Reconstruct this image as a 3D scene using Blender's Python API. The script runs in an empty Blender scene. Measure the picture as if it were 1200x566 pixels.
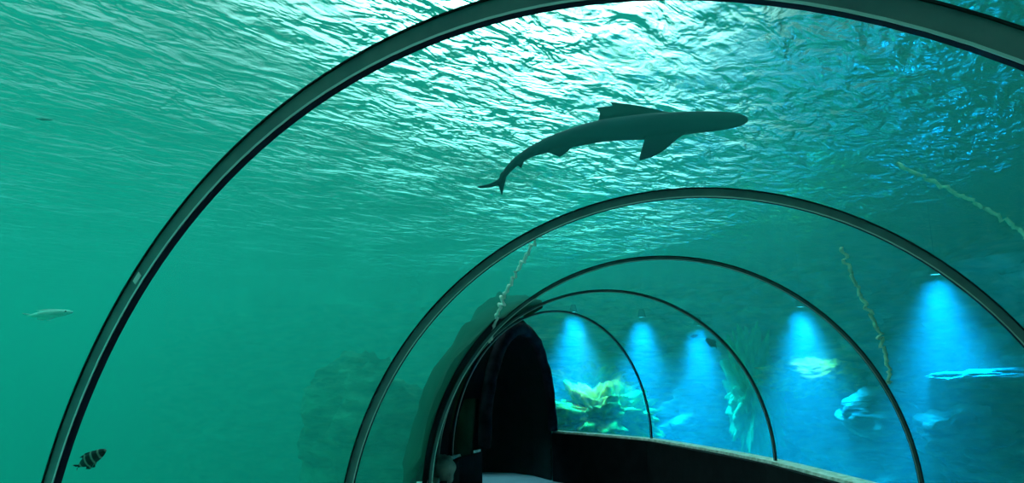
import bpy, bmesh, math, random
from mathutils import Vector, Matrix, noise
random.seed(7)
S = bpy.context.scene
C = S.collection
PI = math.pi
D2R = math.radians

# ------------------------------------------------------------------ layout
R = 1.8                       # tunnel radius (m)
EYE = 0.95 * R                # eye above the walkway
ZS = EYE - 0.48 * R           # springing line of the vault
ZW = EYE + 2.15               # water surface
F_PX = 839.0
PITCH, ROLL = D2R(11.06), D2R(-0.50)
# stations of the vault: centre x, y (in R) and yaw (deg)
ST = [(-0.60, -0.50, -32.0), (-0.029, 0.949, -28.6), (0.495, 1.992, -10.2), (0.647, 3.125, -4.6),
      (0.571, 4.302, 9.7), (0.371, 5.578, 39.3), (0.071, 6.345, 71.5)]
ST = [(x * R, y * R, D2R(a)) for x, y, a in ST]

def arc_pt(st, r, t, a=0.0):
    """point of the vault: radius r, angle t (0 = right foot), a metres along the tunnel"""
    x, y, yaw = st
    e = Vector((math.cos(yaw), math.sin(yaw), 0)); n = Vector((-math.sin(yaw), math.cos(yaw), 0))
    return Vector((x, y, ZS)) + e * (r * math.cos(t)) + Vector((0, 0, r * math.sin(t))) + n * a

def lerp_st(s):
    i = max(0, min(len(ST) - 2, int(math.floor(s)))); f = s - i
    a, b = ST[i], ST[i + 1]
    return tuple(a[k] + (b[k] - a[k]) * f for k in range(3))

CAM_M = Matrix.Translation((0, 0, EYE)) @ Matrix.Rotation(PI / 2 + PITCH, 4, 'X') @ Matrix.Rotation(ROLL, 4, 'Z')
CAM_R = CAM_M.to_3x3()
def ray(px, py):
    return CAM_R @ Vector(((px - 600) / F_PX, -(py - 283) / F_PX, -1.0))
def at(px, py, Y):
    """point seen at pixel px, py lying Y metres ahead (world y)"""
    d = ray(px, py)
    return Vector((0, 0, EYE)) + d * (Y / d.y)

# ------------------------------------------------------------------ materials
def mat(name, col=(0.5, 0.5, 0.5), rough=0.6, metal=0.0):
    m = bpy.data.materials.new(name); m.use_nodes = True
    b = m.node_tree.nodes['Principled BSDF']
    b.inputs['Base Color'].default_value = (*col, 1)
    b.inputs['Roughness'].default_value = rough
    b.inputs['Metallic'].default_value = metal
    b.inputs['Specular IOR Level'].default_value = 0.08
    return m

def noisy(name, c1, c2, scale=4.0, rough=0.8, bump=0.3, detail=6, metal=0.0, stretch=None, c3=None, bd=0.05):
    m = mat(name, c1, rough, metal)
    nt = m.node_tree; N = nt.nodes; L = nt.links; b = N['Principled BSDF']
    tc = N.new('ShaderNodeTexCoord'); nz = N.new('ShaderNodeTexNoise')
    nz.inputs['Scale'].default_value = scale; nz.inputs['Detail'].default_value = detail
    if stretch:
        mp = N.new('ShaderNodeMapping'); mp.inputs['Scale'].default_value = stretch
        L.new(tc.outputs['Object'], mp.inputs['Vector']); L.new(mp.outputs['Vector'], nz.inputs['Vector'])
    else:
        L.new(tc.outputs['Object'], nz.inputs['Vector'])
    cr = N.new('ShaderNodeValToRGB')
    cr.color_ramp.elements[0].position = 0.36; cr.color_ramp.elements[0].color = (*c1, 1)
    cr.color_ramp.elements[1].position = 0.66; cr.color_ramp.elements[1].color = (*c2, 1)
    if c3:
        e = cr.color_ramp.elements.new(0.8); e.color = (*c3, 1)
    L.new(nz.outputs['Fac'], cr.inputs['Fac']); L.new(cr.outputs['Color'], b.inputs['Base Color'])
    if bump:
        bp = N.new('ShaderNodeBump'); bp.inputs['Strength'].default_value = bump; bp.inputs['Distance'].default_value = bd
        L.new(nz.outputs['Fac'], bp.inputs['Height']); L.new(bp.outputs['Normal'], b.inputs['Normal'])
    return m

M = {}
M['rib'] = noisy('grey_anodised_metal', (0.12, 0.17, 0.18), (0.17, 0.22, 0.22), 9, 0.45, 0.03)
M['rib_dark'] = noisy('dark_metal', (0.09, 0.12, 0.13), (0.13, 0.16, 0.16), 9, 0.5, 0.03)
M['haze_green_rock'] = noisy('haze_green_rock', (0.008, 0.035, 0.018), (0.02, 0.06, 0.03), 2.5, 0.95, 0.5)  # green of the water haze put into the rock colour
M['soffit'] = mat('shaded_navy', (0.010, 0.012, 0.03), 0.55)  # shade on the rib undersides put into this dark navy
M['gasket'] = mat('black_gasket', (0.010, 0.02, 0.02), 0.6)
M['nosing'] = mat('bright_metal_edge', (0.55, 0.62, 0.60), 0.35, 0.3)
M['sticker'] = mat('white_sticker', (0.75, 0.8, 0.78), 0.5)
M['kerb'] = noisy('black_kerb', (0.006, 0.007, 0.009), (0.012, 0.013, 0.016), 5, 0.85, 0.1)
M['ledge'] = noisy('pale_ledge', (0.55, 0.60, 0.50), (0.95, 0.97, 0.92), 14, 0.7, 0.4)
M['floor'] = noisy('pale_floor', (0.42, 0.50, 0.54), (0.50, 0.58, 0.62), 3, 0.5, 0.05)
M['dark_rock'] = noisy('dark_purple_rock', (0.010, 0.009, 0.014), (0.030, 0.026, 0.040), 5, 0.9, 0.6)
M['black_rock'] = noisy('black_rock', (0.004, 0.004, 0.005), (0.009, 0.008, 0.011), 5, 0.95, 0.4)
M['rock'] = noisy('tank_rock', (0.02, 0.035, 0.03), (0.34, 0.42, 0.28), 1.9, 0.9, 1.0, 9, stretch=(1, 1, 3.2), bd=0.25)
M['coral'] = noisy('yellow_coral_rock', (0.12, 0.14, 0.02), (0.42, 0.42, 0.05), 6, 0.9, 0.9, 8, c3=(0.6, 0.6, 0.15))
M['weed'] = noisy('green_weed', (0.05, 0.32, 0.07), (0.12, 0.46, 0.13), 8, 0.9, 0.6)
M['sand'] = noisy('tank_sand', (0.30, 0.30, 0.22), (0.42, 0.40, 0.30), 2, 0.95, 0.2)
M['tank'] = noisy('tank_paint', (0.05, 0.22, 0.19), (0.07, 0.28, 0.24), 0.6, 0.9, 0.05)
M['blocker'] = noisy('blocker_grey', (0.04, 0.05, 0.05), (0.07, 0.08, 0.08), 3, 0.9, 0.1)
M['stone'] = noisy('grey_stone', (0.16, 0.20, 0.18), (0.42, 0.46, 0.40), 7, 0.9, 0.5)
M['reflection'] = noisy('pale_reflection', (0.75, 0.82, 0.72), (0.95, 0.97, 0.92), 25, 0.8, 0.4)
M['reflection_green'] = noisy('green_reflection', (0.50, 0.66, 0.48), (0.70, 0.85, 0.66), 25, 0.8, 0.4)
M['housing'] = mat('black_lamp_housing', (0.03, 0.035, 0.04), 0.4)

# clear acrylic
m = bpy.data.materials.new('clear_acrylic'); m.use_nodes = True
m.node_tree.nodes.clear()
o_ = m.node_tree.nodes.new('ShaderNodeOutputMaterial'); t_ = m.node_tree.nodes.new('ShaderNodeBsdfTransparent')
t_.inputs['Color'].default_value = (0.975, 0.992, 0.988, 1)
m.node_tree.links.new(t_.outputs[0], o_.inputs['Surface']); M['acrylic'] = m

# turbid green water (volume)
SIG_S = (0.012, 0.088, 0.074)
SIG_A = (0.380, 0.028, 0.046)
m = bpy.data.materials.new('green_water'); m.use_nodes = True
nt = m.node_tree; nt.nodes.clear()
o_ = nt.nodes.new('ShaderNodeOutputMaterial')
vs = nt.nodes.new('ShaderNodeVolumeScatter'); va = nt.nodes.new('ShaderNodeVolumeAbsorption'); ad = nt.nodes.new('ShaderNodeAddShader')
ds = max(SIG_S); vs.inputs['Color'].default_value = (*[s / ds for s in SIG_S], 1); vs.inputs['Density'].default_value = ds
vs.inputs['Anisotropy'].default_value = 0.15
da = max(SIG_A); va.inputs['Color'].default_value = (*[1 - s / da for s in SIG_A], 1); va.inputs['Density'].default_value = da
nt.links.new(vs.outputs[0], ad.inputs[0]); nt.links.new(va.outputs[0], ad.inputs[1]); nt.links.new(ad.outputs[0], o_.inputs['Volume'])
M['water'] = m

# rippled water surface: mirrors the tank below the critical angle, lets the sky through above it
m = bpy.data.materials.new('rippled_surface'); m.use_nodes = True
nt = m.node_tree; nt.nodes.clear(); N = nt.nodes; L = nt.links
o_ = N.new('ShaderNodeOutputMaterial'); mx = N.new('ShaderNodeMixShader')
tr = N.new('ShaderNodeBsdfTransparent'); tr.inputs['Color'].default_value = (0.90, 1.0, 0.97, 1)
gl = N.new('ShaderNodeBsdfGlossy'); gl.inputs['Roughness'].default_value = 0.02; gl.inputs['Color'].default_value = (0.95, 1, 1, 1)
ge = N.new('ShaderNodeNewGeometry'); dt = N.new('ShaderNodeVectorMath'); dt.operation = 'DOT_PRODUCT'
ab = N.new('ShaderNodeMath'); ab.operation = 'ABSOLUTE'
fr = N.new('ShaderNodeMapRange'); fr.interpolation_type = 'SMOOTHSTEP'
fr.inputs['From Min'].default_value = 0.26; fr.inputs['From Max'].default_value = 0.88; fr.inputs['To Min'].default_value = 1.0; fr.inputs['To Max'].default_value = 0.03
tc = N.new('ShaderNodeTexCoord')
mp = N.new('ShaderNodeMapping'); mp.vector_type = 'TEXTURE'; mp.inputs['Rotation'].default_value = (0, 0, D2R(52)); mp.inputs['Scale'].default_value = (1.4, 0.8, 1)
n1 = N.new('ShaderNodeTexNoise'); n1.inputs['Scale'].default_value = 3.2; n1.inputs['Detail'].default_value = 3.0; n1.inputs['Roughness'].default_value = 0.5; n1.inputs['Distortion'].default_value = 0.6
n2 = N.new('ShaderNodeTexNoise'); n2.inputs['Scale'].default_value = 8.0; n2.inputs['Detail'].default_value = 2.0; n2.inputs['Distortion'].default_value = 0.4
L.new(tc.outputs['Object'], mp.inputs['Vector']); L.new(mp.outputs[0], n1.inputs['Vector']); L.new(mp.outputs[0], n2.inputs['Vector'])
m1 = N.new('ShaderNodeMath'); m1.operation = 'MULTIPLY'; m1.inputs[1].default_value = 0.28
ma = N.new('ShaderNodeMath'); ma.operation = 'MULTIPLY_ADD'; ma.inputs[1].default_value = 1.0
L.new(n2.outputs['Fac'], m1.inputs[0]); L.new(n1.outputs['Fac'], ma.inputs[0]); L.new(m1.outputs[0], ma.inputs[2])
bp = N.new('ShaderNodeBump'); bp.inputs['Strength'].default_value = 1.0; bp.inputs['Distance'].default_value = 0.19
n0 = N.new('ShaderNodeTexNoise'); n0.inputs['Scale'].default_value = 0.75; n0.inputs['Detail'].default_value = 2.0
L.new(tc.outputs['Object'], n0.inputs['Vector'])
pr = N.new('ShaderNodeMapRange'); pr.inputs['From Min'].default_value = 0.36; pr.inputs['From Max'].default_value = 0.66; pr.inputs['To Min'].default_value = 0.35; pr.inputs['To Max'].default_value = 1.35
L.new(n0.outputs['Fac'], pr.inputs['Value'])
cn = N.new('ShaderNodeMath'); cn.operation = 'SUBTRACT'; cn.inputs[1].default_value = 0.64; L.new(ma.outputs[0], cn.inputs[0])
mh = N.new('ShaderNodeMath'); mh.operation = 'MULTIPLY'; L.new(cn.outputs[0], mh.inputs[0]); L.new(pr.outputs[0], mh.inputs[1])
L.new(mh.outputs[0], bp.inputs['Height'])
L.new(bp.outputs[0], dt.inputs[0]); L.new(ge.outputs['Incoming'], dt.inputs[1]); L.new(dt.outputs['Value'], ab.inputs[0]); L.new(ab.outputs[0], fr.inputs['Value'])
L.new(bp.outputs[0], gl.inputs['Normal'])
L.new(fr.outputs[0], mx.inputs[0]); L.new(tr.outputs[0], mx.inputs[1]); L.new(gl.outputs[0], mx.inputs[2]); L.new(mx.outputs[0], o_.inputs['Surface'])
M['surface'] = m

def emis(name, col, s):
    m = bpy.data.materials.new(name); m.use_nodes = True
    b = m.node_tree.nodes['Principled BSDF']
    b.inputs['Base Color'].default_value = (*col, 1)
    b.inputs['Emission Color'].default_value = (*col, 1); b.inputs['Emission Strength'].default_value = s
    return m
M['lens'] = emis('lit_blue_lens', (0.25, 0.75, 1.0), 4)

# ------------------------------------------------------------------ mesh helpers
def new_obj(name, verts, faces, m, parent=None, smooth=False, recalc=True):
    me = bpy.data.meshes.new(name)
    me.from_pydata([tuple(v) for v in verts], [], faces)
    if recalc:
        bm = bmesh.new(); bm.from_mesh(me); bmesh.ops.recalc_face_normals(bm, faces=bm.faces); bm.to_mesh(me); bm.free()
    if smooth:
        for p in me.polygons: p.use_smooth = True
    me.materials.append(m)
    o = bpy.data.objects.new(name, me); C.objects.link(o)
    if parent: o.parent = parent
    return o

def tag(o, label=None, cat=None, group=None, kind=None):
    if label: o['label'] = label
    if cat: o['category'] = cat
    if group: o['group'] = group
    if kind: o['kind'] = kind
    return o

def empty(name, loc, label, cat, group=None):
    o = bpy.data.objects.new(name, None); C.objects.link(o); o.location = loc; o.empty_display_size = 0.1
    return tag(o, label, cat, group)

def loft(rings, closed_ring=True, caps=True):
    """rings of equal length -> verts, faces"""
    n = len(rings[0]); v = []; f = []
    for r in rings: v += list(r)
    for i in range(len(rings) - 1):
        for j in range(n if closed_ring else n - 1):
            k = (j + 1) % n
            f.append((i * n + j, i * n + k, (i + 1) * n + k, (i + 1) * n + j))
    if caps and closed_ring:
        f.append(tuple(reversed(range(n)))); f.append(tuple(range((len(rings) - 1) * n, len(rings) * n)))
    return v, f

def sweep_arc(st, r0, r1, a0, a1, t0=0.0, t1=PI, n=72, org=Vector((0, 0, 0))):
    rings = []
    for i in range(n + 1):
        t = t0 + (t1 - t0) * i / n
        rings.append([arc_pt(st, r0, t, a0) - org, arc_pt(st, r1, t, a0) - org, arc_pt(st, r1, t, a1) - org, arc_pt(st, r0, t, a1) - org])
    return loft(rings)

# ------------------------------------------------------------------ tunnel ribs
def rib(st, label, w=1.0, fm='rib'):
    x, y, yaw = st
    org = Vector((x, y, ZS)); ri = R + 0.030 - 0.048 * w
    e = empty('tunnel_rib', org, label, 'tunnel rib', 'arched ribs of the tunnel')
    new_obj('flange', *sweep_arc(st, ri, R + 0.030, -0.013 * w, 0.013 * w, org=org), M[fm], e)
    new_obj('soffit_shade', *sweep_arc(st, ri - 0.006, ri - 0.0005, -0.010 * w, 0.014 * w, org=org), M['soffit'], e)
    new_obj('nosing', *sweep_arc(st, ri - 0.006, ri, -0.0165 * w, -0.0135 * w, org=org), M['nosing'], e)
    new_obj('gasket', *sweep_arc(st, R + 0.0305, R + 0.036, -0.018, 0.018, org=org), M['gasket'], e)
    return e
names = ['largest grey arched rib nearest the camera, with a white sticker',
         'second arched rib from the camera, crossing just below the shark',
         'third arched rib, its left leg edging the black portal',
         'thin fourth arched rib, right foot on the pale ledge by green weed',
         'thin farthest arched rib in front of the yellow coral mound']
ribs = []
for i, nm in enumerate(names):
    ribs.append(rib(ST[i + 1], nm, (1.0, 0.8, 0.45, 0.4, 0.4)[i], 'rib' if i < 2 else 'rib_dark'))
org = Vector((ST[1][0], ST[1][1], ZS))
v, f = sweep_arc(ST[1], R - 0.004, R + 0.016, -0.0155, -0.0132, D2R(137.4), D2R(138.6), 3, org)
tag(new_obj('sticker', v, f, M['sticker'], ribs[0]), 'small white sticker')

# ------------------------------------------------------------------ acrylic panes
NT = 64
for i in range(len(ST) - 1):
    a, b = ST[i], ST[i + 1]
    rings = []
    for k in range(NT + 1):
        t = PI * k / NT
        ring = []
        for st, off in ((a, 0.004), (b, -0.004)):
            ring += [(st, off)]
        p = [arc_pt(a, R + 0.0375, t, 0.004), arc_pt(a, R + 0.08, t, 0.004), arc_pt(b, R + 0.08, t, -0.004), arc_pt(b, R + 0.0375, t, -0.004)]
        rings.append(p)
    tag(new_obj('window_%d' % (i + 1), *loft(rings), M['acrylic'], smooth=False), kind='structure')

# ------------------------------------------------------------------ kerbs, ledges, floor
def foot(st, side, r, z, a=0.0):
    p = arc_pt(st, r, 0 if side > 0 else PI, a); p.z = z; return p
def fine(s0, s1, n):
    return [lerp_st(s0 + (s1 - s0) * i / n) for i in range(n + 1)]
for side, nm in ((1, 'right'), (-1, 'left')):
    sts = ST
    rings = [[foot(s, side, R - 0.09, 0.0), foot(s, side, R - 0.09, ZS - 0.035), foot(s, side, R + 0.25, ZS - 0.035), foot(s, side, R + 0.25, -0.05)] for s in sts]
    tag(new_obj('wall_' + nm, *loft(rings), M['kerb']), kind='structure')
    sts = fine(0, len(ST) - 1, 170)
    rings = []
    for k, s in enumerate(sts):
        w = noise.noise(Vector((k * 0.35, 3.1 * side, 0))) * 0.010
        h = noise.noise(Vector((k * 0.6, 7.7, side))) * 0.006
        rings.append([foot(s, side, R - 0.035 + w, ZS - 0.034), foot(s, side, R - 0.03 + w, ZS - 0.004 + min(h, 0.003)), foot(s, side, R + 0.16, ZS - 0.004), foot(s, side, R + 0.16, ZS - 0.034)])
    tag(new_obj('trim_%d' % (1 if side > 0 else 2), *loft(rings), M['ledge']), kind='structure')

NP = Vector((-math.sin(ST[6][2]), math.cos(ST[6][2]), 0))
SEC = [((.39, 7.29), (-.25, 5.4), .98), ((.20, 7.66), (-.50, 6.0), .95), ((-.02, 7.90), (-.62, 6.7), .86), ((-.30, 7.99), (-.67, 7.2), .72), ((-.48, 7.92), (-.66, 7.5), .58)]
SEC = [(Vector((a[0] * R, a[1] * R, 0)), Vector((b[0] * R, b[1] * R, 0)), h * R) for a, b, h in SEC]
SEC[0] = (SEC[0][0] + NP * 0.06, SEC[0][1] + NP * 0.06, SEC[0][2])
def sec_ring(sec, g, zb):
    a, b, h = sec; c = (a + b) / 2; e = (a - b) / 2; L_ = e.length; e = e * ((L_ + g) / L_)
    pts = [c + e + Vector((0, 0, zb))]
    for i in range(33):
        t = PI * i / 32
        pts.append(c + e * math.cos(t) + Vector((0, 0, ZS + (h + g) * math.sin(t))))
    pts.append(c - e + Vector((0, 0, zb)))
    return pts
CORR = [q[0] for q in SEC] + [q[1] for q in reversed(SEC)]
fl = [foot(s, 1, R + 0.3, 0) for s in ST[:-1]] + CORR + [foot(s, -1, R + 0.3, 0) for s in reversed(ST[:-1])]
v = [Vector((p.x, p.y, -0.004)) for p in fl] + [Vector((p.x, p.y, -0.2)) for p in fl]
n = len(fl)
tag(new_obj('floor', v, [tuple(range(n)), tuple(reversed(range(n, 2 * n)))] + [(i, i + n, (i + 1) % n + n, (i + 1) % n) for i in range(n)], M['floor']), kind='structure')

# dark room behind the portal
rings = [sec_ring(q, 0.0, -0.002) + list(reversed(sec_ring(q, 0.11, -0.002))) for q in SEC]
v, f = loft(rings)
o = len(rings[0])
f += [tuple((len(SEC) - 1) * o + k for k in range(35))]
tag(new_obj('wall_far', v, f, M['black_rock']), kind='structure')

# wall closing the tunnel behind the camera
rw = [arc_pt(ST[0], R + 0.3, PI * i / 40, -0.02) for i in range(41)]
rw = [foot(ST[0], 1, R + 0.3, -0.05, -0.02)] + rw + [foot(ST[0], -1, R + 0.3, -0.05, -0.02)]
rw2 = [p + Vector((math.sin(ST[0][2]), -math.cos(ST[0][2]), 0)) * 0.2 for p in rw]
v, f = loft([rw, rw2])
tag(new_obj('wall_back', v, f, M['black_rock']), kind='structure')

# ------------------------------------------------------------------ rock portal at the end of the vault
def rn(p, sc, amp, oct=4):
    return noise.fractal(p * sc, 1.0, 2.0, oct, noise_basis='PERLIN_ORIGINAL') * amp
st = ST[6]
rings = []
prof = [(0.02, 0.99), (-0.06, 0.985), (-0.10, 0.95), (-0.09, 0.91), (-0.04, 0.885), (0.03, 0.88), (0.05, 0.92), (0.05, 0.985)]
NA = 90
for i in range(NA + 1):
    t = PI * i / NA
    ring = []
    for (a, r) in prof:
        p = arc_pt(st, r * R, t, a)
        d = (p - Vector((st[0], st[1], ZS))).normalized()
        p = p + d * (rn(p, 2.6, 0.06, 5) if r < 0.97 else 0)
        p.z = max(p.z, ZS + 0.004)
        ring.append(p)
    rings.append(ring)
portal = empty('rock_portal', (st[0], st[1], 0), 'dark purple rock archway around the black opening, behind the third rib', 'rock archway')
po = Vector((st[0], st[1], 0))
v, f = loft(rings); new_obj('arch_ring', [p - po for p in v], f, M['dark_rock'], portal, smooth=True)
# rock packed against the outside of the left panes, up to the portal
rings = []
SN = 40; AN = 40
lo, hi = 3.55, 5.97
def a0_of(s):
    pts = [(3.55, 132), (4.0, 126), (4.5, 112), (5.0, 100), (6.0, 84)]
    for (s0, a), (s1, b) in zip(pts, pts[1:]):
        if s <= s1: return D2R(a + (b - a) * (s - s0) / (s1 - s0))
    return D2R(84)
def th_of(s):
    pts = [(3.55, 0.06), (4.0, 0.12), (4.6, 0.26), (5.2, 0.40), (6.0, 0.5)]
    for (s0, a), (s1, b) in zip(pts, pts[1:]):
        if s <= s1: return a + (b - a) * (s - s0) / (s1 - s0)
    return 0.5
for i in range(SN + 1):
    s = lo + (hi - lo) * i / SN
    stt = lerp_st(s)
    inn, ou = [], []
    for j in range(AN + 1):
        u = j / AN
        a0 = a0_of(s)
        if u < 0.8: t, dz = a0 + (PI - a0) * u / 0.8, 0
        else: t, dz = PI, -(u - 0.8) / 0.2 * (ZS + 0.3)
        p = arc_pt(stt, R + 0.085 + (0.10 if dz else 0.10 * max(0, (u - 0.7) / 0.1)), t); p.z += dz; inn.append(p)
        w = th_of(s) * (0.25 + 0.75 * min(1, u / 0.25))
        q = arc_pt(stt, R + 0.085 + w, t); q.z += dz
        d = (q - p).normalized() if (q - p).length > 1e-6 else Vector((0, 0, 1))
        q = p + d * max(0.03, w + rn(q, 1.8, 0.10, 5) * min(1, w / 0.3)); ou.append(q)
    rings.append([p - po for p in inn] + [p - po for p in reversed(ou)])
v, f = loft(rings); tag(new_obj('buttress', v, f, M['haze_green_rock'], portal, smooth=True), 'haze-tinted green rock flank of the archway')
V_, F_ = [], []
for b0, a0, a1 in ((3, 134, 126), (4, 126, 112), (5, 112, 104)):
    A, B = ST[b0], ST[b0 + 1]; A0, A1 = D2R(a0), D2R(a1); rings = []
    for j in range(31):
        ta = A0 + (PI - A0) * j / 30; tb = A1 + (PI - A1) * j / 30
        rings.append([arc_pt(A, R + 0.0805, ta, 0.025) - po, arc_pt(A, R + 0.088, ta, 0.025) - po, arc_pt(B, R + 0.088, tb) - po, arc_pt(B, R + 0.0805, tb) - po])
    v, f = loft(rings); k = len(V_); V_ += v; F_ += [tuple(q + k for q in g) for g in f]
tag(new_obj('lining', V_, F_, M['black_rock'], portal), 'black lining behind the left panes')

# grey block at the foot of the third rib
def rock_blob(name, loc, size, m, seed, sub=4, amp=0.25, sc=1.6, parent=None, flat=0.0, ridged=False):
    bm = bmesh.new(); bmesh.ops.create_icosphere(bm, subdivisions=sub, radius=1.0)
    off = Vector((seed * 13.7, seed * 3.1, seed * 7.9))
    for vv in bm.verts:
        p = vv.co.copy()
        d = noise.fractal(p * sc + off, 1.0, 2.1, 6, noise_basis='PERLIN_ORIGINAL')
        if ridged: d = 0.5 - abs(d) * 2.2
        q = p * (1 + amp * d)
        if flat and q.z < -flat: q.z = -flat
        vv.co = Vector((q.x * size[0], q.y * size[1], q.z * size[2]))
    me = bpy.data.meshes.new(name); bm.to_mesh(me); bm.free()
    for p in me.polygons: p.use_smooth = True
    me.materials.append(m)
    o = bpy.data.objects.new(name, me); C.objects.link(o); o.location = loc
    if parent: o.parent = parent
    return o
# ------------------------------------------------------------------ water
def box_vf(x0, x1, y0, y1, z0, z1):
    v = [Vector((x, y, z)) for z in (z0, z1) for y in (y0, y1) for x in (x0, x1)]
    f = [(0, 2, 3, 1), (4, 5, 7, 6), (0, 1, 5, 4), (2, 6, 7, 3), (0, 4, 6, 2), (1, 3, 7, 5)]
    return v, f
WX0, WX1, WY0, WY1, WZ0 = -17.0, 12.0, -9.0, 25.0, -1.6
bm = bmesh.new()
def add(vf, flip):
    v, f = vf
    vs = [bm.verts.new(p) for p in v]
    fs = [bm.faces.new([vs[i] for i in q]) for q in f]
    bmesh.ops.recalc_face_normals(bm, faces=fs)
    if flip: bmesh.ops.reverse_faces(bm, faces=fs)
add(box_vf(WX0, WX1, WY0, WY1, WZ0, ZW), False)
rings = []
for i, s in enumerate(ST):
    a = {0: 0.0, 6: -0.02}.get(i, 0)
    rc = R + 0.079
    ring = [foot(s, 1, rc, -0.01, a)] + [arc_pt(s, rc, PI * q / NT, a) for q in range(NT + 1)] + [foot(s, -1, rc, -0.01, a)]
    rings.append(ring)
add(loft(rings), True)
add(loft([sec_ring(q, 0.05, -0.01) for q in SEC]), True)
me = bpy.data.meshes.new('water'); bm.to_mesh(me); bm.free(); me.materials.append(M['water'])
wo = bpy.data.objects.new('water', me); C.objects.link(wo); tag(wo, kind='structure')
v = [(WX0, WY0, ZW + .003), (WX1, WY0, ZW + .003), (WX1, WY1, ZW + .003), (WX0, WY1, ZW + .003)]
tag(new_obj('water_surface', v, [(0, 1, 2, 3)], M['surface'], recalc=False), kind='structure')

# tank shell
v, f = box_vf(WX0 - 0.3, WX0 - 0.01, WY0, WY1, WZ0, ZW + 0.5); tag(new_obj('wall_tank_left', v, f, M['tank']), kind='structure')
v, f = box_vf(WX0 - 0.3, WX1, WY1 + 0.01, WY1 + 0.3, WZ0, ZW + 0.5); tag(new_obj('wall_tank_far', v, f, M['tank']), kind='structure')
v, f = box_vf(WX0 - 0.3, WX1, WY0 - 0.3, WY0 - 0.01, WZ0, ZW + 0.5); tag(new_obj('wall_tank_back', v, f, M['tank']), kind='structure')
v, f = box_vf(WX0 - 0.3, WX1, WY0 - 0.3, WY1 + 0.3, WZ0 - 0.3, WZ0 - 0.02); tag(new_obj('seabed', v, f, M['sand']), kind='structure')
SLAB = [(2.8, -9), (2.8, 3), (3.5, 7), (4.2, 11), (3.8, 14), (1.6, 17), (-2.0, 18.6), (-5.0, 20.0), (-5.0, 25.2), (13, 25.2), (13, -9)]  # added overhead slab, keeps sky light off the water on the right
v, f = loft([[Vector((x, y, z)) for x, y in SLAB] for z in (ZW + 0.35, ZW + 0.6)])
tag(new_obj('sky_blocker', v, f, M['blocker']), kind='structure')

# rock wall on the right and round the far end
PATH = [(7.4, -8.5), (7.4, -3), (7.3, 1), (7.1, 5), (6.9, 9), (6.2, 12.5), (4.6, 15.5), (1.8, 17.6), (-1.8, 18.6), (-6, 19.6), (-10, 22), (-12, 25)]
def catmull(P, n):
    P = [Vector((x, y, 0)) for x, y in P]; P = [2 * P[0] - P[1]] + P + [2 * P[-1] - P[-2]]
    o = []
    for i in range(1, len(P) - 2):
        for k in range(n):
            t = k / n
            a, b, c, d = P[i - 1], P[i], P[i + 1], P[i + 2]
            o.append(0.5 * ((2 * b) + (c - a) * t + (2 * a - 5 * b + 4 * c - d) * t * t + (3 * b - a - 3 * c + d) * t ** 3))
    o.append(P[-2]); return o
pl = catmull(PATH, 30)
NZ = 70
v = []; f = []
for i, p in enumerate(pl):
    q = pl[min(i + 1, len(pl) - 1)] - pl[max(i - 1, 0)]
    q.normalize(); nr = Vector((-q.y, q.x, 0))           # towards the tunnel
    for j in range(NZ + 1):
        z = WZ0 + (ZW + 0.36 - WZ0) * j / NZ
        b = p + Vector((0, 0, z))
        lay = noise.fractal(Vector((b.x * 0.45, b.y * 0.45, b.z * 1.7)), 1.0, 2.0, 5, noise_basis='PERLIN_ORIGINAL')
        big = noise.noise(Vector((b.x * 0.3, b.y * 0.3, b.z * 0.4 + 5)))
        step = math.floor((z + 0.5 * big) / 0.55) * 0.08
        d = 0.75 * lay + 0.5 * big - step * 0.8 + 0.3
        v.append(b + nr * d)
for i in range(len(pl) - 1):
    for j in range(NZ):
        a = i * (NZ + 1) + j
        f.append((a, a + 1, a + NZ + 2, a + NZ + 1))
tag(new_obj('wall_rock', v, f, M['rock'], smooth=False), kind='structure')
from mathutils.bvhtree import BVHTree
WALL = BVHTree.FromPolygons(v, f)
def wall_y(px, py):
    d = ray(px, py).normalized()
    h = WALL.ray_cast(Vector((0, 0, EYE)), d)
    return h[0].y if h[0] is not None else 15.0

# ------------------------------------------------------------------ loose rocks, coral, weed
def ground_rock(name, px, py, Y, wpx, hpx, m, seed, label, cat, group=None, **kw):
    Y = wall_y(px, py) - Y if Y < 4 else Y
    c = at(px, py, Y); s = Y / F_PX
    o = rock_blob(name, c, (wpx / 2 * s, wpx / 2 * s * 0.7, hpx / 2 * s), m, seed, **kw)
    return tag(o, label, cat, group)
ground_rock('coral_mound', 706, 490, 2.2, 104, 60, M['coral'], 1, 'yellow green coral mound behind the pale ledge, right of the rock archway', 'coral', sub=6, amp=0.8, sc=2.6)
ground_rock('coral_outcrop', 694, 458, 0.8, 84, 46, M['coral'], 2, 'knobbly coral outcrop rising behind the yellow coral mound', 'coral', sub=6, amp=0.9, sc=3.0)
ground_rock('boulder', 652, 470, 0.9, 26, 60, M['rock'], 3, 'tall narrow boulder touching the right edge of the rock archway', 'rock', sub=5, amp=0.5)
ground_rock('boulder', 822, 492, 0.9, 110, 66, M['rock'], 4, 'low rounded boulder between the fourth and farthest ribs', 'rock', sub=5, amp=0.5)
ground_rock('rock_ledge', 955, 442, 1.0, 112, 40, M['coral'], 5, 'brightly lit crusty rock ledge under the lamp between third and fourth ribs', 'rock', sub=6, amp=0.35, sc=3.4)
ground_rock('weed_clump', 884, 466, 0.5, 52, 130, M['weed'], 6, 'tall green weed clump inside the right leg of the fourth rib', 'seaweed', sub=6, amp=0.6, sc=4.2)
ground_rock('boulder', 1034, 486, 0.6, 90, 60, M['rock'], 8, 'dim blue boulder just left of the third rib right foot', 'rock', sub=5, amp=0.22)
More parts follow.
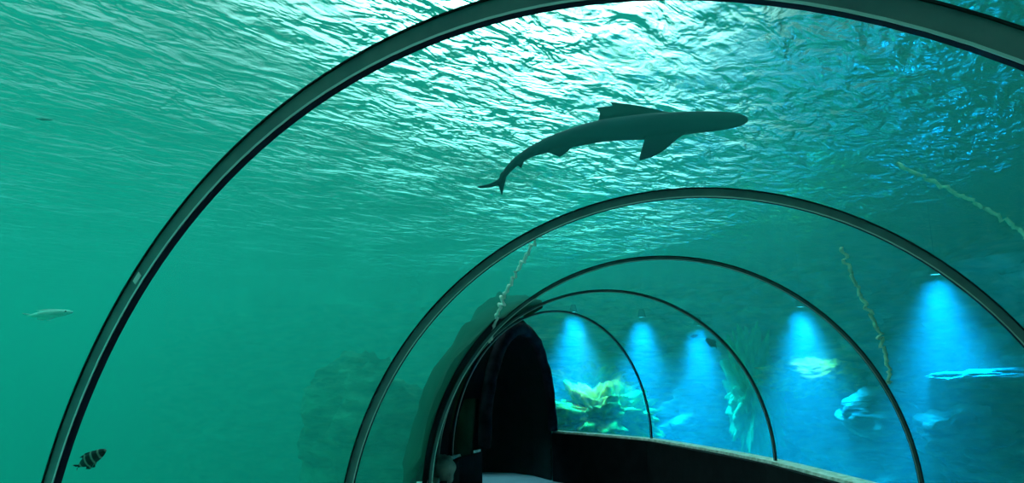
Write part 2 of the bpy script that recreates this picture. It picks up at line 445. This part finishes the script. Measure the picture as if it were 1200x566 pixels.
ground_rock('rock_ledge', 1165, 440, 0.8, 130, 13, M['stone'], 9, 'long thin pale rock shelf at the right edge below the nearest blue lamp', 'rock', sub=5, amp=0.5)
ground_rock('boulder', 1130, 510, 0.6, 90, 60, M['rock'], 10, 'blue lit boulder low in the right corner under the rock shelf', 'rock', sub=5, amp=0.5)

ground_rock('boulder', 425, 512, 11.0, 135, 180, M['rock'], 12, 'added dim boulder darkening the hazy green water left of the tunnel, between first and second ribs', 'rock', sub=5, amp=0.4)  # added to shorten the haze path and darken the water here
b = at(519, 551, 7.0)
v, f = None, None
blk = rock_blob('stone_block', b, (0.115, 0.11, 0.15), M['stone'], 21, 4, 0.22, 1.2)
tag(blk, 'small grey stone block at the foot of the third rib, left of the pale floor', 'stone')

# ------------------------------------------------------------------ pale wavy light reflections, modelled as tubes outside the panes
def reflection(pts, r, label, seed, wig=0.05, m='reflection'):
    P = catmull3(pts, 16)
    rings = []
    for i, p in enumerate(P):
        w = Vector((noise.noise(Vector((i * 0.45, seed, 0))), noise.noise(Vector((i * 0.45, seed, 5))), noise.noise(Vector((i * 0.45, seed, 9))))) * wig
        t = (P[min(i + 1, len(P) - 1)] - P[max(i - 1, 0)]).normalized()
        a = t.orthogonal().normalized(); bb = t.cross(a)
        rr = r * (1 + 0.55 * noise.noise(Vector((i * 0.7, seed, 3))))
        rings.append([p + w + (a * math.cos(x * PI / 4) + bb * math.sin(x * PI / 4)) * rr for x in range(8)])
    return tag(new_obj('reflection', *loft(rings), M[m], smooth=True), label, 'reflection', 'wavy pale reflections outside the tunnel')
def catmull3(P, n):
    P = [2 * P[0] - P[1]] + P + [2 * P[-1] - P[-2]]; o = []
    for i in range(1, len(P) - 2):
        for k in range(n):
            t = k / n; a, b, c, d = P[i - 1], P[i], P[i + 1], P[i + 2]
            o.append(0.5 * ((2 * b) + (c - a) * t + (2 * a - 5 * b + 4 * c - d) * t * t + (3 * b - a - 3 * c + d) * t ** 3))
    o.append(P[-2]); return o
reflection([at(632, 272, 5.1), at(612, 308, 5.25), at(594, 340, 5.45), at(584, 366, 5.72), at(574, 402, 6.0)], 0.013, 'white wavy rope left of the black portal, between second and third ribs', 1, 0.035)
reflection([at(986, 290, 5.6), at(1004, 336, 5.7), at(1024, 376, 5.8), at(1036, 410, 5.85), at(1044, 452, 5.9)], 0.015, 'pale green wavy rope on the right, between second and third ribs', 2, 0.05, 'reflection_green')
reflection([at(1050, 192, 5.0), at(1100, 216, 4.9), at(1150, 242, 4.8), at(1190, 266, 4.7), at(1215, 290, 4.6)], 0.014, 'faint green rope crossing the dark upper right corner beyond the nearest rib', 3, 0.03, 'reflection_green')

# ------------------------------------------------------------------ shark and fishes
def fin(root_le, root_te, tip_le, tip_te, th, n=8, mth=6, bow=0.0, bowdir=Vector((0, 0, 1))):
    """solid fin, thick at the root and rounded in section; returns verts, faces"""
    rings = []
    up = ((root_te - root_le).cross(tip_le - root_le)).normalized()
    for i in range(n + 1):
        u = i / n
        le = root_le.lerp(tip_le, u) + (root_le - root_te) * (0.18 * math.sin(PI * u)) * (1 - u * 0.4)
        te = root_te.lerp(tip_te, u) + (root_le - root_te) * (0.16 * math.sin(PI * u))
        b = bowdir * bow * u * u
        ring = []
        for k in range(mth + 1):
            w = k / mth; h = th * (1 - 0.72 * u) * (math.sin(PI * w) ** 0.6 if 0 < w < 1 else 0.25)
            ring.append(le.lerp(te, w) + up * h + b)
        for k in range(mth, -1, -1):
            w = k / mth; h = th * (1 - 0.72 * u) * (math.sin(PI * w) ** 0.6 if 0 < w < 1 else 0.25)
            ring.append(le.lerp(te, w) - up * h + b)
        rings.append(ring)
    return loft(rings)

def body_rings(sp, n=20, lat=Vector((0, 1, 0))):
    """sp: (x, y, half width in y, half depth in z, z) along the spine"""
    rings = []
    for i, (x, y, hy, hz, z) in enumerate(sp):
        a = sp[max(i - 1, 0)]; b = sp[min(i + 1, len(sp) - 1)]
        t = Vector((b[0] - a[0], b[1] - a[1], 0)).normalized()
        nrm = Vector((-t.y, t.x, 0))
        rings.append([Vector((x, y, z)) + nrm * (hy * math.cos(2 * PI * k / n)) + Vector((0, 0, hz * math.sin(2 * PI * k / n))) for k in range(n)])
    return rings

def fused(name, parts, voxel, m, smooth_iter=2):
    """several closed shells fused into one continuous skin"""
    V, Fc = [], []
    for v, f in parts:
        o = len(V); V += [tuple(p) for p in v]; Fc += [tuple(i + o for i in q) for q in f]
    me = bpy.data.meshes.new('tmp'); me.from_pydata(V, [], Fc)
    bm = bmesh.new(); bm.from_mesh(me); bmesh.ops.recalc_face_normals(bm, faces=bm.faces); bm.to_mesh(me); bm.free()
    t = bpy.data.objects.new('tmp', me); C.objects.link(t)
    r = t.modifiers.new('r', 'REMESH'); r.mode = 'VOXEL'; r.voxel_size = voxel
    s = t.modifiers.new('s', 'SMOOTH'); s.factor = 0.5; s.iterations = smooth_iter
    dg = bpy.context.evaluated_depsgraph_get()
    out = bpy.data.meshes.new_from_object(t.evaluated_get(dg))
    bpy.data.objects.remove(t); bpy.data.meshes.remove(me)
    out.name = name; out.materials.clear(); out.materials.append(m)
    for p in out.polygons: p.use_smooth = True
    o = bpy.data.objects.new(name, out); C.objects.link(o)
    return o

def dense(sp, n=5):
    P = [Vector((a[0], a[1], a[2])) for a in sp]; Q = [Vector((a[3], a[4], 0)) for a in sp]
    A = catmull3(P, n); B = catmull3(Q, n)
    return [(a.x, a.y, max(a.z, .2), max(b.x, .2), b.y) for a, b in zip(A, B)]

# shark skin: slate back, paler belly (local +z is the belly side, turned to the viewer)
m = mat('shark_skin', (0.1, 0.13, 0.14), 0.55); nt = m.node_tree; N = nt.nodes; L = nt.links
tc = N.new('ShaderNodeTexCoord'); sx = N.new('ShaderNodeSeparateXYZ'); nz = N.new('ShaderNodeTexNoise'); nz.inputs['Scale'].default_value = 14
L.new(tc.outputs['Object'], sx.inputs[0]); L.new(tc.outputs['Object'], nz.inputs['Vector'])
mm = N.new('ShaderNodeMath'); mm.operation = 'MULTIPLY_ADD'; mm.inputs[1].default_value = 0.03
L.new(nz.outputs['Fac'], mm.inputs[0]); L.new(sx.outputs['Z'], mm.inputs[2])
cr = N.new('ShaderNodeMapRange'); cr.inputs['From Min'].default_value = -0.03; cr.inputs['From Max'].default_value = 0.07
L.new(mm.outputs[0], cr.inputs['Value'])
mxr = N.new('ShaderNodeMix'); mxr.data_type = 'RGBA'
mxr.inputs['A'].default_value = (0.010, 0.016, 0.026, 1); mxr.inputs['B'].default_value = (0.018, 0.045, 0.075, 1)
L.new(cr.outputs[0], mxr.inputs['Factor']); L.new(mxr.outputs['Result'], N['Principled BSDF'].inputs['Base Color'])
M['shark'] = m

def Z(x, y): return ((x / 3.158 + 540) - 730, -((y / 3.158 + 90) - 165))
zs = [(1084, 156, 8), (1060, 156, 22), (1010, 158, 33), (950, 161, 39), (880, 165, 43), (800, 172, 47), (740, 178, 50), (680, 183, 50), (600, 189, 46), (500, 202, 43), (400, 226, 37), (320, 250, 31), (250, 277, 21), (200, 307, 17), (165, 338, 14.5), (140, 370, 11), (128, 400, 7)]
sp = []
for i, (x, y, h) in enumerate(zs):
    X, Y = Z(x, y); h /= 3.158
    sp.append((X, Y, h, h * (0.72 if x > 850 else 0.85 if x > 300 else 1.0), 0))
sp = dense(sp, 4)
parts = [loft(body_rings(sp, 24))]
def P3(x, y, z=0): X, Y = Z(x, y); return Vector((X, Y, z))
def outline_fin(pts, z_of, th):
    """solid fin from its outline; z_of(x, y) bends it, th is the half thickness"""
    P = [P3(x, y) for x, y in pts]; n = len(P)
    a = [p + Vector((0, 0, z_of(x, y) + th)) for p, (x, y) in zip(P, pts)]
    b = [p + Vector((0, 0, z_of(x, y) - th)) for p, (x, y) in zip(P, pts)]
    ca = sum(a, Vector()) / n; cb = sum(b, Vector()) / n
    v = a + b + [ca, cb]
    f = [(i, (i + 1) % n, (i + 1) % n + n, i + n) for i in range(n)]
    f += [(2 * n, i, (i + 1) % n) for i in range(n)] + [(2 * n + 1, (i + 1) % n + n, i + n) for i in range(n)]
    return v, f
parts.append(outline_fin([(850, 185), (838, 211), (808, 232), (780, 255), (745, 284), (700, 308), (652, 321), (656, 300), (668, 265), (680, 232), (700, 190)], lambda x, y: 4 + max(0, y - 200) * 0.13, 1.6))
parts.append(outline_fin([(835, 165), (800, 126), (760, 116), (720, 106), (680, 96), (630, 87), (552, 78), (570, 95), (540, 97), (500, 102), (512, 118), (511, 142), (500, 170), (700, 175)], lambda x, y: -4 - max(0, 150 - y) * 0.12, 1.5))
parts.append(outline_fin([(425, 235), (405, 262), (385, 280), (355, 303), (330, 293), (310, 286), (330, 255)], lambda x, y: 3 + max(0, y - 250) * 0.08, 1.4))
parts.append(outline_fin([(235, 290), (218, 314), (206, 346), (198, 337), (186, 330), (200, 300)], lambda x, y: 2.0, 1.3))
parts.append(outline_fin([(152, 350), (147, 385), (139, 420), (131, 452), (124, 430), (116, 398), (126, 360)], lambda x, y: 0.0, 1.3))
parts.append(outline_fin([(135, 368), (112, 390), (80, 404), (34, 414), (44, 421), (80, 419), (105, 413), (130, 405)], lambda x, y: -1.0, 1.3))
DS = 4.2
sc = DS / F_PX
parts = [([p * sc for p in v], f) for v, f in parts]
sh = fused('shark', parts, 0.0052, M['shark'], 3)
cpos = at(730, 165, DS)
sh.matrix_world = Matrix.Translation(cpos) @ CAM_R.to_4x4()
tag(sh, 'grey shark gliding overhead to the right, above the second rib', 'shark')

def fish(name, px, py, Y, length_px, ang, m, label, cat, deep=0.36, yaw=0.0, eyes=True, group=None):
    Lm = length_px * Y / F_PX
    prof = [(0.5, .05, .03), (0.46, .17, .07), (0.36, .33, .10), (0.2, .45, .125), (0.02, .48, .125), (-.15, .42, .11), (-.28, .26, .07), (-.36, .13, .04), (-.40, .11, .03)]
    sp = dense([(x, 0.0, h * deep, w * 0.9, 0.0) for x, h, w in [(a * 100, b * 100, c * 100) for a, b, c in prof]], 4)
    parts = [loft(body_rings(sp, 18))]
    V = lambda x, y, z=0: Vector((x, y, z))
    k = deep / 0.36
    parts.append(fin(V(24, 12 * k), V(-26, 8 * k), V(-4, 23 * k), V(-26, 20 * k), 2.4))
    parts.append(fin(V(2, -12 * k), V(-26, -8 * k), V(-14, -26 * k), V(-26, -18 * k), 2.4))
    parts.append(fin(V(-36, 3), V(-36, -3), V(-54, 14 * k), V(-46, 2), 2.6))
    parts.append(fin(V(-36, 3), V(-36, -3), V(-54, -14 * k), V(-46, -2), 2.6))
    parts.append(fin(V(20, -10 * k, 3), V(8, -14 * k, 3), V(2, -28 * k, 5), V(-6, -24 * k, 5), 2.2))
    s = Lm / 104
    parts = [([p * s for p in v], f) for v, f in parts]
    o = fused(name, parts, Lm / 130, m, 2)
    o.matrix_world = Matrix.Translation(at(px, py, Y)) @ CAM_R.to_4x4() @ Matrix.Rotation(D2R(ang), 4, 'Z') @ Matrix.Rotation(D2R(yaw), 4, 'Y')
    tag(o, label, cat, group)
    if eyes:
        bm = bmesh.new(); bmesh.ops.create_uvsphere(bm, u_segments=12, v_segments=8, radius=2.3 * s)
        for q in (1, -1):
            me = bpy.data.meshes.new('eye'); bm.to_mesh(me); me.materials.append(M['gasket'])
            e = bpy.data.objects.new('eye', me); C.objects.link(e); e.parent = o; e.location = (36 * s, 3 * s, q * 6.6 * s)
        bm.free()
    return o

# striped skin
m = mat('striped_fish_skin', (0.05, 0.07, 0.06), 0.5); nt = m.node_tree; N = nt.nodes; L = nt.links
tc = N.new('ShaderNodeTexCoord'); wv = N.new('ShaderNodeTexWave'); wv.bands_direction = 'X'; wv.inputs['Scale'].default_value = 11.0; wv.inputs['Distortion'].default_value = 2.0; wv.inputs['Detail'].default_value = 2
cr = N.new('ShaderNodeValToRGB'); cr.color_ramp.elements[0].position = 0.70; cr.color_ramp.elements[0].color = (0.012, 0.018, 0.02, 1); cr.color_ramp.elements[1].position = 0.98; cr.color_ramp.elements[1].color = (0.22, 0.32, 0.26, 1)
L.new(tc.outputs['Object'], wv.inputs['Vector']); L.new(wv.outputs['Fac'], cr.inputs['Fac']); L.new(cr.outputs['Color'], N['Principled BSDF'].inputs['Base Color'])
M['striped'] = m
M['darkfish'] = noisy('dark_fish_skin', (0.02, 0.03, 0.03), (0.05, 0.06, 0.05), 20, 0.6, 0)
M['palefish'] = noisy('pale_fish_skin', (0.7, 0.85, 0.75), (0.85, 0.95, 0.88), 10, 0.5, 0)
fish('striped_fish', 106, 538, 2.9, 42, 31, M['striped'], 'dark striped fish beside the foot of the nearest rib, lower left', 'fish', 0.34)
fish('dark_fish', 834, 402, 10.6, 17, 142, M['darkfish'], 'plump dark fish just under the fourth rib, right of centre', 'fish', 0.44, 10)
fish('small_fish', 813, 394, 11.4, 11, 10, M['darkfish'], 'tiny dark fish left of the plump dark fish under the fourth rib', 'fish', 0.3, 0, False)
fish('pale_fish', 57, 368, 4.2, 52, 4, M['palefish'], 'pale whitish fish in hazy green water at the left edge', 'fish', 0.20, 20)
fish('slender_fish', 52, 140, 5.0, 22, -4, M['darkfish'], 'tiny slender dark fish high up near the left edge below the ripples', 'fish', 0.12, 0, False)

# ------------------------------------------------------------------ lamps in the tank
def lamp(px, py, Y, label, power, tilt=(0, 0), size=66, col=(0.0, 0.33, 1.0)):
    power *= 4.5
    p = at(px, py, wall_y(px, py) - Y)
    e = empty('underwater_lamp', p, label, 'lamp', 'blue lamps along the rock wall')
    rings = [[Vector((r * math.cos(2 * PI * k / 24), r * math.sin(2 * PI * k / 24), z)) for k in range(24)] for r, z in ((0.02, 0.17), (0.05, 0.165), (0.06, 0.13), (0.075, 0.06), (0.085, 0.02), (0.085, 0.0), (0.075, 0.0), (0.07, 0.02))]
    new_obj('housing', *loft(rings), M['housing'], e, smooth=True)
    rings = [[Vector((0.07 * math.cos(2 * PI * k / 24), 0.07 * math.sin(2 * PI * k / 24), z)) for k in range(24)] for z in (0.008, 0.016)]
    new_obj('lens', *loft(rings), M['lens'], e)
    new_obj('hanger', *loft([[Vector((0.003 * math.cos(2 * PI * k / 10), 0.003 * math.sin(2 * PI * k / 10), z)) for k in range(10)] for z in (0.17, ZW + 0.35 - p.z)]), M['housing'], e)
    ld = bpy.data.lights.new('beam', 'SPOT'); ld.energy = power; ld.color = col; ld.spot_size = D2R(size); ld.spot_blend = 1.0; ld.shadow_soft_size = 0.2
    lo_ = bpy.data.objects.new('beam', ld); C.objects.link(lo_); lo_.location = p + Vector((0, 0, -0.03)); lo_.rotation_euler = (D2R(tilt[0]), D2R(tilt[1]), 0)
lamp(1097, 322, 2.0, 'blue lamp nearest the camera, behind the second rib at right', 1500)
lamp(938, 360, 2.2, 'blue lamp between the third and fourth ribs', 1500)
lamp(818, 382, 2.2, 'blue lamp under the fourth rib near the plump dark fish', 1400)
lamp(752, 372, 2.3, 'blue lamp between the fourth and farthest ribs', 1400)
lamp(672, 366, 2.3, 'blue lamp under the farthest rib above the coral', 1500)

def added_accent(px, py, back, power, size, col, up=1.6):  # added spots without fixtures, brighten the coral mound and rock ledge
    t = at(px, py, wall_y(px, py) - back); p = t + Vector((-0.5, -0.9, up))
    ld = bpy.data.lights.new('added_accent', 'SPOT'); ld.energy = power; ld.color = col; ld.spot_size = D2R(size); ld.spot_blend = 0.8; ld.shadow_soft_size = 0.05
    o = bpy.data.objects.new('added_accent', ld); C.objects.link(o); o.location = p
    o.rotation_euler = (t - p).to_track_quat('-Z', 'Y').to_euler()
added_accent(705, 478, 2.0, 240, 55, (1.0, 0.9, 0.45))
added_accent(957, 440, 1.1, 500, 46, (1.0, 0.95, 0.6), 0.9)
ld = bpy.data.lights.new('added_left_fill', 'SPOT'); ld.energy = 8500; ld.color = (0.12, 0.9, 0.85); ld.spot_size = D2R(105); ld.spot_blend = 1.0; ld.shadow_soft_size = 0.3
o = bpy.data.objects.new('added_left_fill', ld); C.objects.link(o); o.location = (-4.8, 3.0, ZW - 0.15); o.rotation_euler = (0, D2R(38), 0)  # added light outside the view, brightens the water at the left edge
# unseen spot added to brighten the floor beyond the portal
ld = bpy.data.lights.new('added_floor_spot', 'SPOT'); ld.energy = 75; ld.color = (0.22, 0.75, 0.9); ld.spot_size = D2R(70); ld.spot_blend = 0.8; ld.shadow_soft_size = 0.1
lo_ = bpy.data.objects.new('added_floor_spot', ld); C.objects.link(lo_); lo_.location = (-0.10 * R, 7.2 * R, 2.0)

# ------------------------------------------------------------------ sky
W = bpy.data.worlds.new('sky'); S.world = W; W.use_nodes = True
nt = W.node_tree; N = nt.nodes; L = nt.links
bg = N['Background']
SKY_BASE, GLOW, GLOW2 = 0.5, 13.0, 3.6
tc = N.new('ShaderNodeTexCoord')
def math_n(op, a=None, b=None, c=None):
    n = N.new('ShaderNodeMath'); n.operation = op
    for k, q in enumerate((a, b, c)):
        if q is None: continue
        if isinstance(q, (int, float)): n.inputs[k].default_value = q
        else: L.new(q, n.inputs[k])
    return n.outputs[0]
def lobe(d, p, amp):
    vm = N.new('ShaderNodeVectorMath'); vm.operation = 'DOT_PRODUCT'
    vm.inputs[1].default_value = Vector(d).normalized(); L.new(tc.outputs['Generated'], vm.inputs[0])
    return math_n('MULTIPLY', math_n('POWER', math_n('MAXIMUM', vm.outputs['Value'], 0.0), p), amp)
sp_ = N.new('ShaderNodeSeparateXYZ'); L.new(tc.outputs['Generated'], sp_.inputs[0])
mr = N.new('ShaderNodeMapRange'); mr.interpolation_type = 'SMOOTHSTEP'
mr.inputs['From Min'].default_value = 0.25; mr.inputs['From Max'].default_value = -0.25
mr.inputs['To Min'].default_value = 0.03; mr.inputs['To Max'].default_value = SKY_BASE
L.new(sp_.outputs['X'], mr.inputs['Value'])
tot = math_n('ADD', mr.outputs[0], math_n('ADD', math_n('ADD', lobe((0.06, 0.82, 0.56), 30, GLOW), lobe((0.26, 0.94, 0.24), 30, 3.0)), lobe((-0.30, 0.20, 0.95), 8, GLOW2)))
dim = N.new('ShaderNodeMapRange'); dim.interpolation_type = 'SMOOTHSTEP'
dim.inputs['From Min'].default_value = 0.40; dim.inputs['From Max'].default_value = 0.10; dim.inputs['To Min'].default_value = 0.10; dim.inputs['To Max'].default_value = 1.0
L.new(sp_.outputs['X'], dim.inputs['Value'])
L.new(math_n('MULTIPLY', tot, dim.outputs[0]), bg.inputs['Strength'])
bg.inputs['Color'].default_value = (0.80, 1.0, 0.96, 1)

# ------------------------------------------------------------------ camera and film
cd = bpy.data.cameras.new('camera'); cd.sensor_width = 36; cd.lens = F_PX * 36 / 1200; cd.clip_start = 0.02; cd.clip_end = 200
cam = bpy.data.objects.new('camera', cd); C.objects.link(cam); cam.matrix_world = CAM_M
S.camera = cam
S.view_settings.view_transform = 'Standard'; S.view_settings.look = 'None'; S.view_settings.gamma = 1; S.view_settings.use_curve_mapping = False
S.view_settings.exposure = 0.0
cy = S.cycles
cy.max_bounces = 8; cy.diffuse_bounces = 2; cy.glossy_bounces = 3; cy.transmission_bounces = 4; cy.volume_bounces = 1; cy.transparent_max_bounces = 48
cy.use_denoising = True
cy.sample_clamp_indirect = 8
